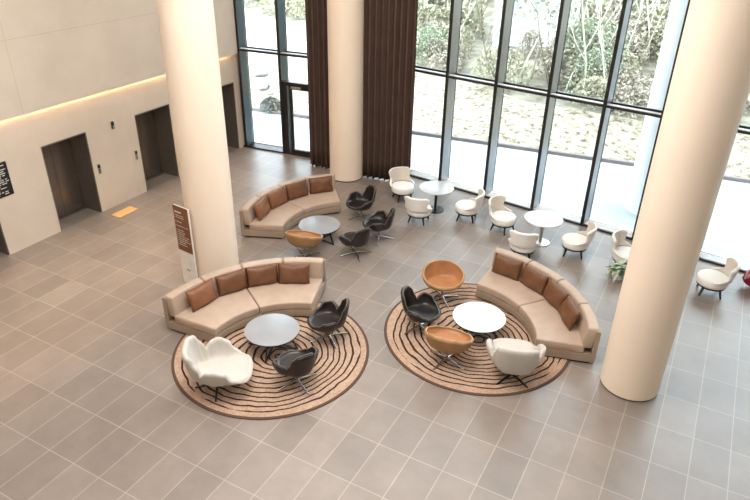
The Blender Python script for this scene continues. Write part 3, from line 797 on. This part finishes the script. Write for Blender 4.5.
def scatter(n,y0,y1,fn,seed,sp=.9):
    done=[]
    q=random.Random(seed); k=0; tries=0
    while k<n and tries<9000:
        tries+=1
        d=y0+(y1-y0)*q.random()**1.0
        # stay inside the view fan of the windows
        a=q.uniform(-.82,.16); yy=18+d; x=7.9+(yy+3.75)*a
        y=ty(x)+d
        if x<-4.6-(y-12)*.9: continue
        if clear(x,y) or any((x-u)**2+(y-v)**2<sp*sp for u,v in done): continue
        done.append((x,y))
        fn(q,x,y); k+=1
def fb(q,x,y):
    k=q.choices((0,1,2),(5,2,5))[0]; put_copy(bp_[k],('b',k),x,y,q.uniform(.8,1.5)*(1+.02*(y-18)),q.uniform(0,6),bl[k],'bush','bushes: '+bl[k])
def ft(q,x,y):
    k=q.choices((0,1,2,3),(4,3,2,4))[0]; put_copy(tp[k],('t',k),x,y,q.uniform(.8,1.25),q.uniform(0,6),tl[k],'tree','saplings: '+tl[k])
scatter(120,.3,15,fb,21,.75); scatter(110,.3,9,ft,22,.6)
q=random.Random(77)
for k in range(16):
    x=-27+k*.95+q.uniform(-.3,.3); y=ty(x)+q.uniform(1.0,7)
    (ft if k%3==1 else fb)(q,x,y)
# rocks in the left-hand garden bed
def rock(x,y,s,seed,label):
    q=random.Random(seed); bm=bmesh.new(); bmesh.ops.create_icosphere(bm,subdivisions=3,radius=1)
    for v in bm.verts:
        n=1+.45*noise.noise(v.co*1.3+Vector((seed*7,0,0))); v.co=Vector((v.co.x*n*s,v.co.y*n*s*.8,v.co.z*n*s*.6))
    o=link('boulder',bm,M['rock'],loc=(x,y,gz(x,y)+s*.25),smooth=True); tag(o,label,'boulder')
o=make_bush(12,.42,.5,M['rockbush'],500); o.location=(-6.75,15.15,gz(-6.75,15.15)); tag(o,'low grey bush at the foot of the bank outside left window','bush')
rock(-7.75,16.5,.13,4,'small grey boulder on bank outside left window, behind the low grey bush')
rock(-8.45,16.9,.30,5,'long grey boulder on the bank outside left window, middle of three')
rock(-9.6,18.2,.34,6,'grey boulder highest up the bank outside the left window')
# pale building far behind
bx_,by_=.19,25.2
t=empty('pale_building',(bx_,by_,gz(bx_,by_)-.3),R(8))
bm=bmesh.new(); box(bm,(-1.9,0,0),(1.35,3,5.5)); link('wall',bm,M['bld'],t)
bm=bmesh.new(); box(bm,(-2.1,-.2,5.5),(1.55,3.2,5.7)); link('roof',bm,M['ext_white'],t)
for x0 in (-1.35,.15):
    bm=bmesh.new(); box(bm,(x0,-.05,.2),(x0+1.05,.02,1.2)); link('shutter',bm,M['ext_white'],t)
for x0 in (-1.5,-.4,.6):
    bm=bmesh.new(); box(bm,(x0,-.04,1.7),(x0+.6,.02,3.0)); link('window',bm,M['bld_win'],t)
tag(t,'pale building seen beyond bushes through the middle window pane','building')
x,y=7.9-.272*(23.9+3.75),23.9
o=make_bush(8,.55,1.0,M['leaf_c'],500); o.location=(x,y,gz(x,y)); tag(o,'round grey-brown bush standing alone before the pale building','bush')
t=empty('white_post',(2.0,24.0,gz(2.0,24.0)-.1)); bm=bmesh.new(); cyl(bm,(0,0),.11,0,7,seg=24); link('pole',bm,M['ext_white'],t,smooth_angle=40)
bm=bmesh.new(); cyl(bm,(0,0),.2,0,.2,seg=24); link('base_plate',bm,M['ext_white'],t,smooth_angle=40)
tag(t,'slim white post standing in the brush right of the pale building','post')

# ------------------------------------------------------------------ light
w=bpy.data.worlds.new('world'); sc.world=w; w.use_nodes=True; bg=w.node_tree.nodes['Background']; bg.inputs[0].default_value=(.80,.91,1,1); bg.inputs[1].default_value=9.0
def area(name,loc,rot,sx,sy,power,col):
    l=bpy.data.lights.new(name,'AREA'); l.shape='RECTANGLE'; l.size=sx; l.size_y=sy; l.energy=power; l.color=col
    o=bpy.data.objects.new(name,l); COL.objects.link(o); o.location=loc; o.rotation_euler=rot
area('ceiling_fill_light',(4,1,HC-.1),(0,0,0),14,12,600,(1,.95,.90))  # wide unseen fill, added for general brightness
area('ceiling_fill_light',(3.4,2.3,HC-.8),(0,0,0),3,5,520,(1,.96,.92))  # central light inferred from the columns' bright inner sides
area('ceiling_fill_light',(2,8.5,HC-.1),(0,0,0),10,4,300,(1,.9,.8))  # unseen warm fill added over the window side
area('cove_light',(XL-.02,2.2,ZC+.06),(0,0,0),.08,18,300,(1,.80,.56))
vs=sc.view_settings; vs.view_transform='Standard'; vs.look='None'; vs.gamma=1; vs.exposure=.14; vs.use_curve_mapping=False
sc.cycles.max_bounces=8; sc.cycles.transparent_max_bounces=12
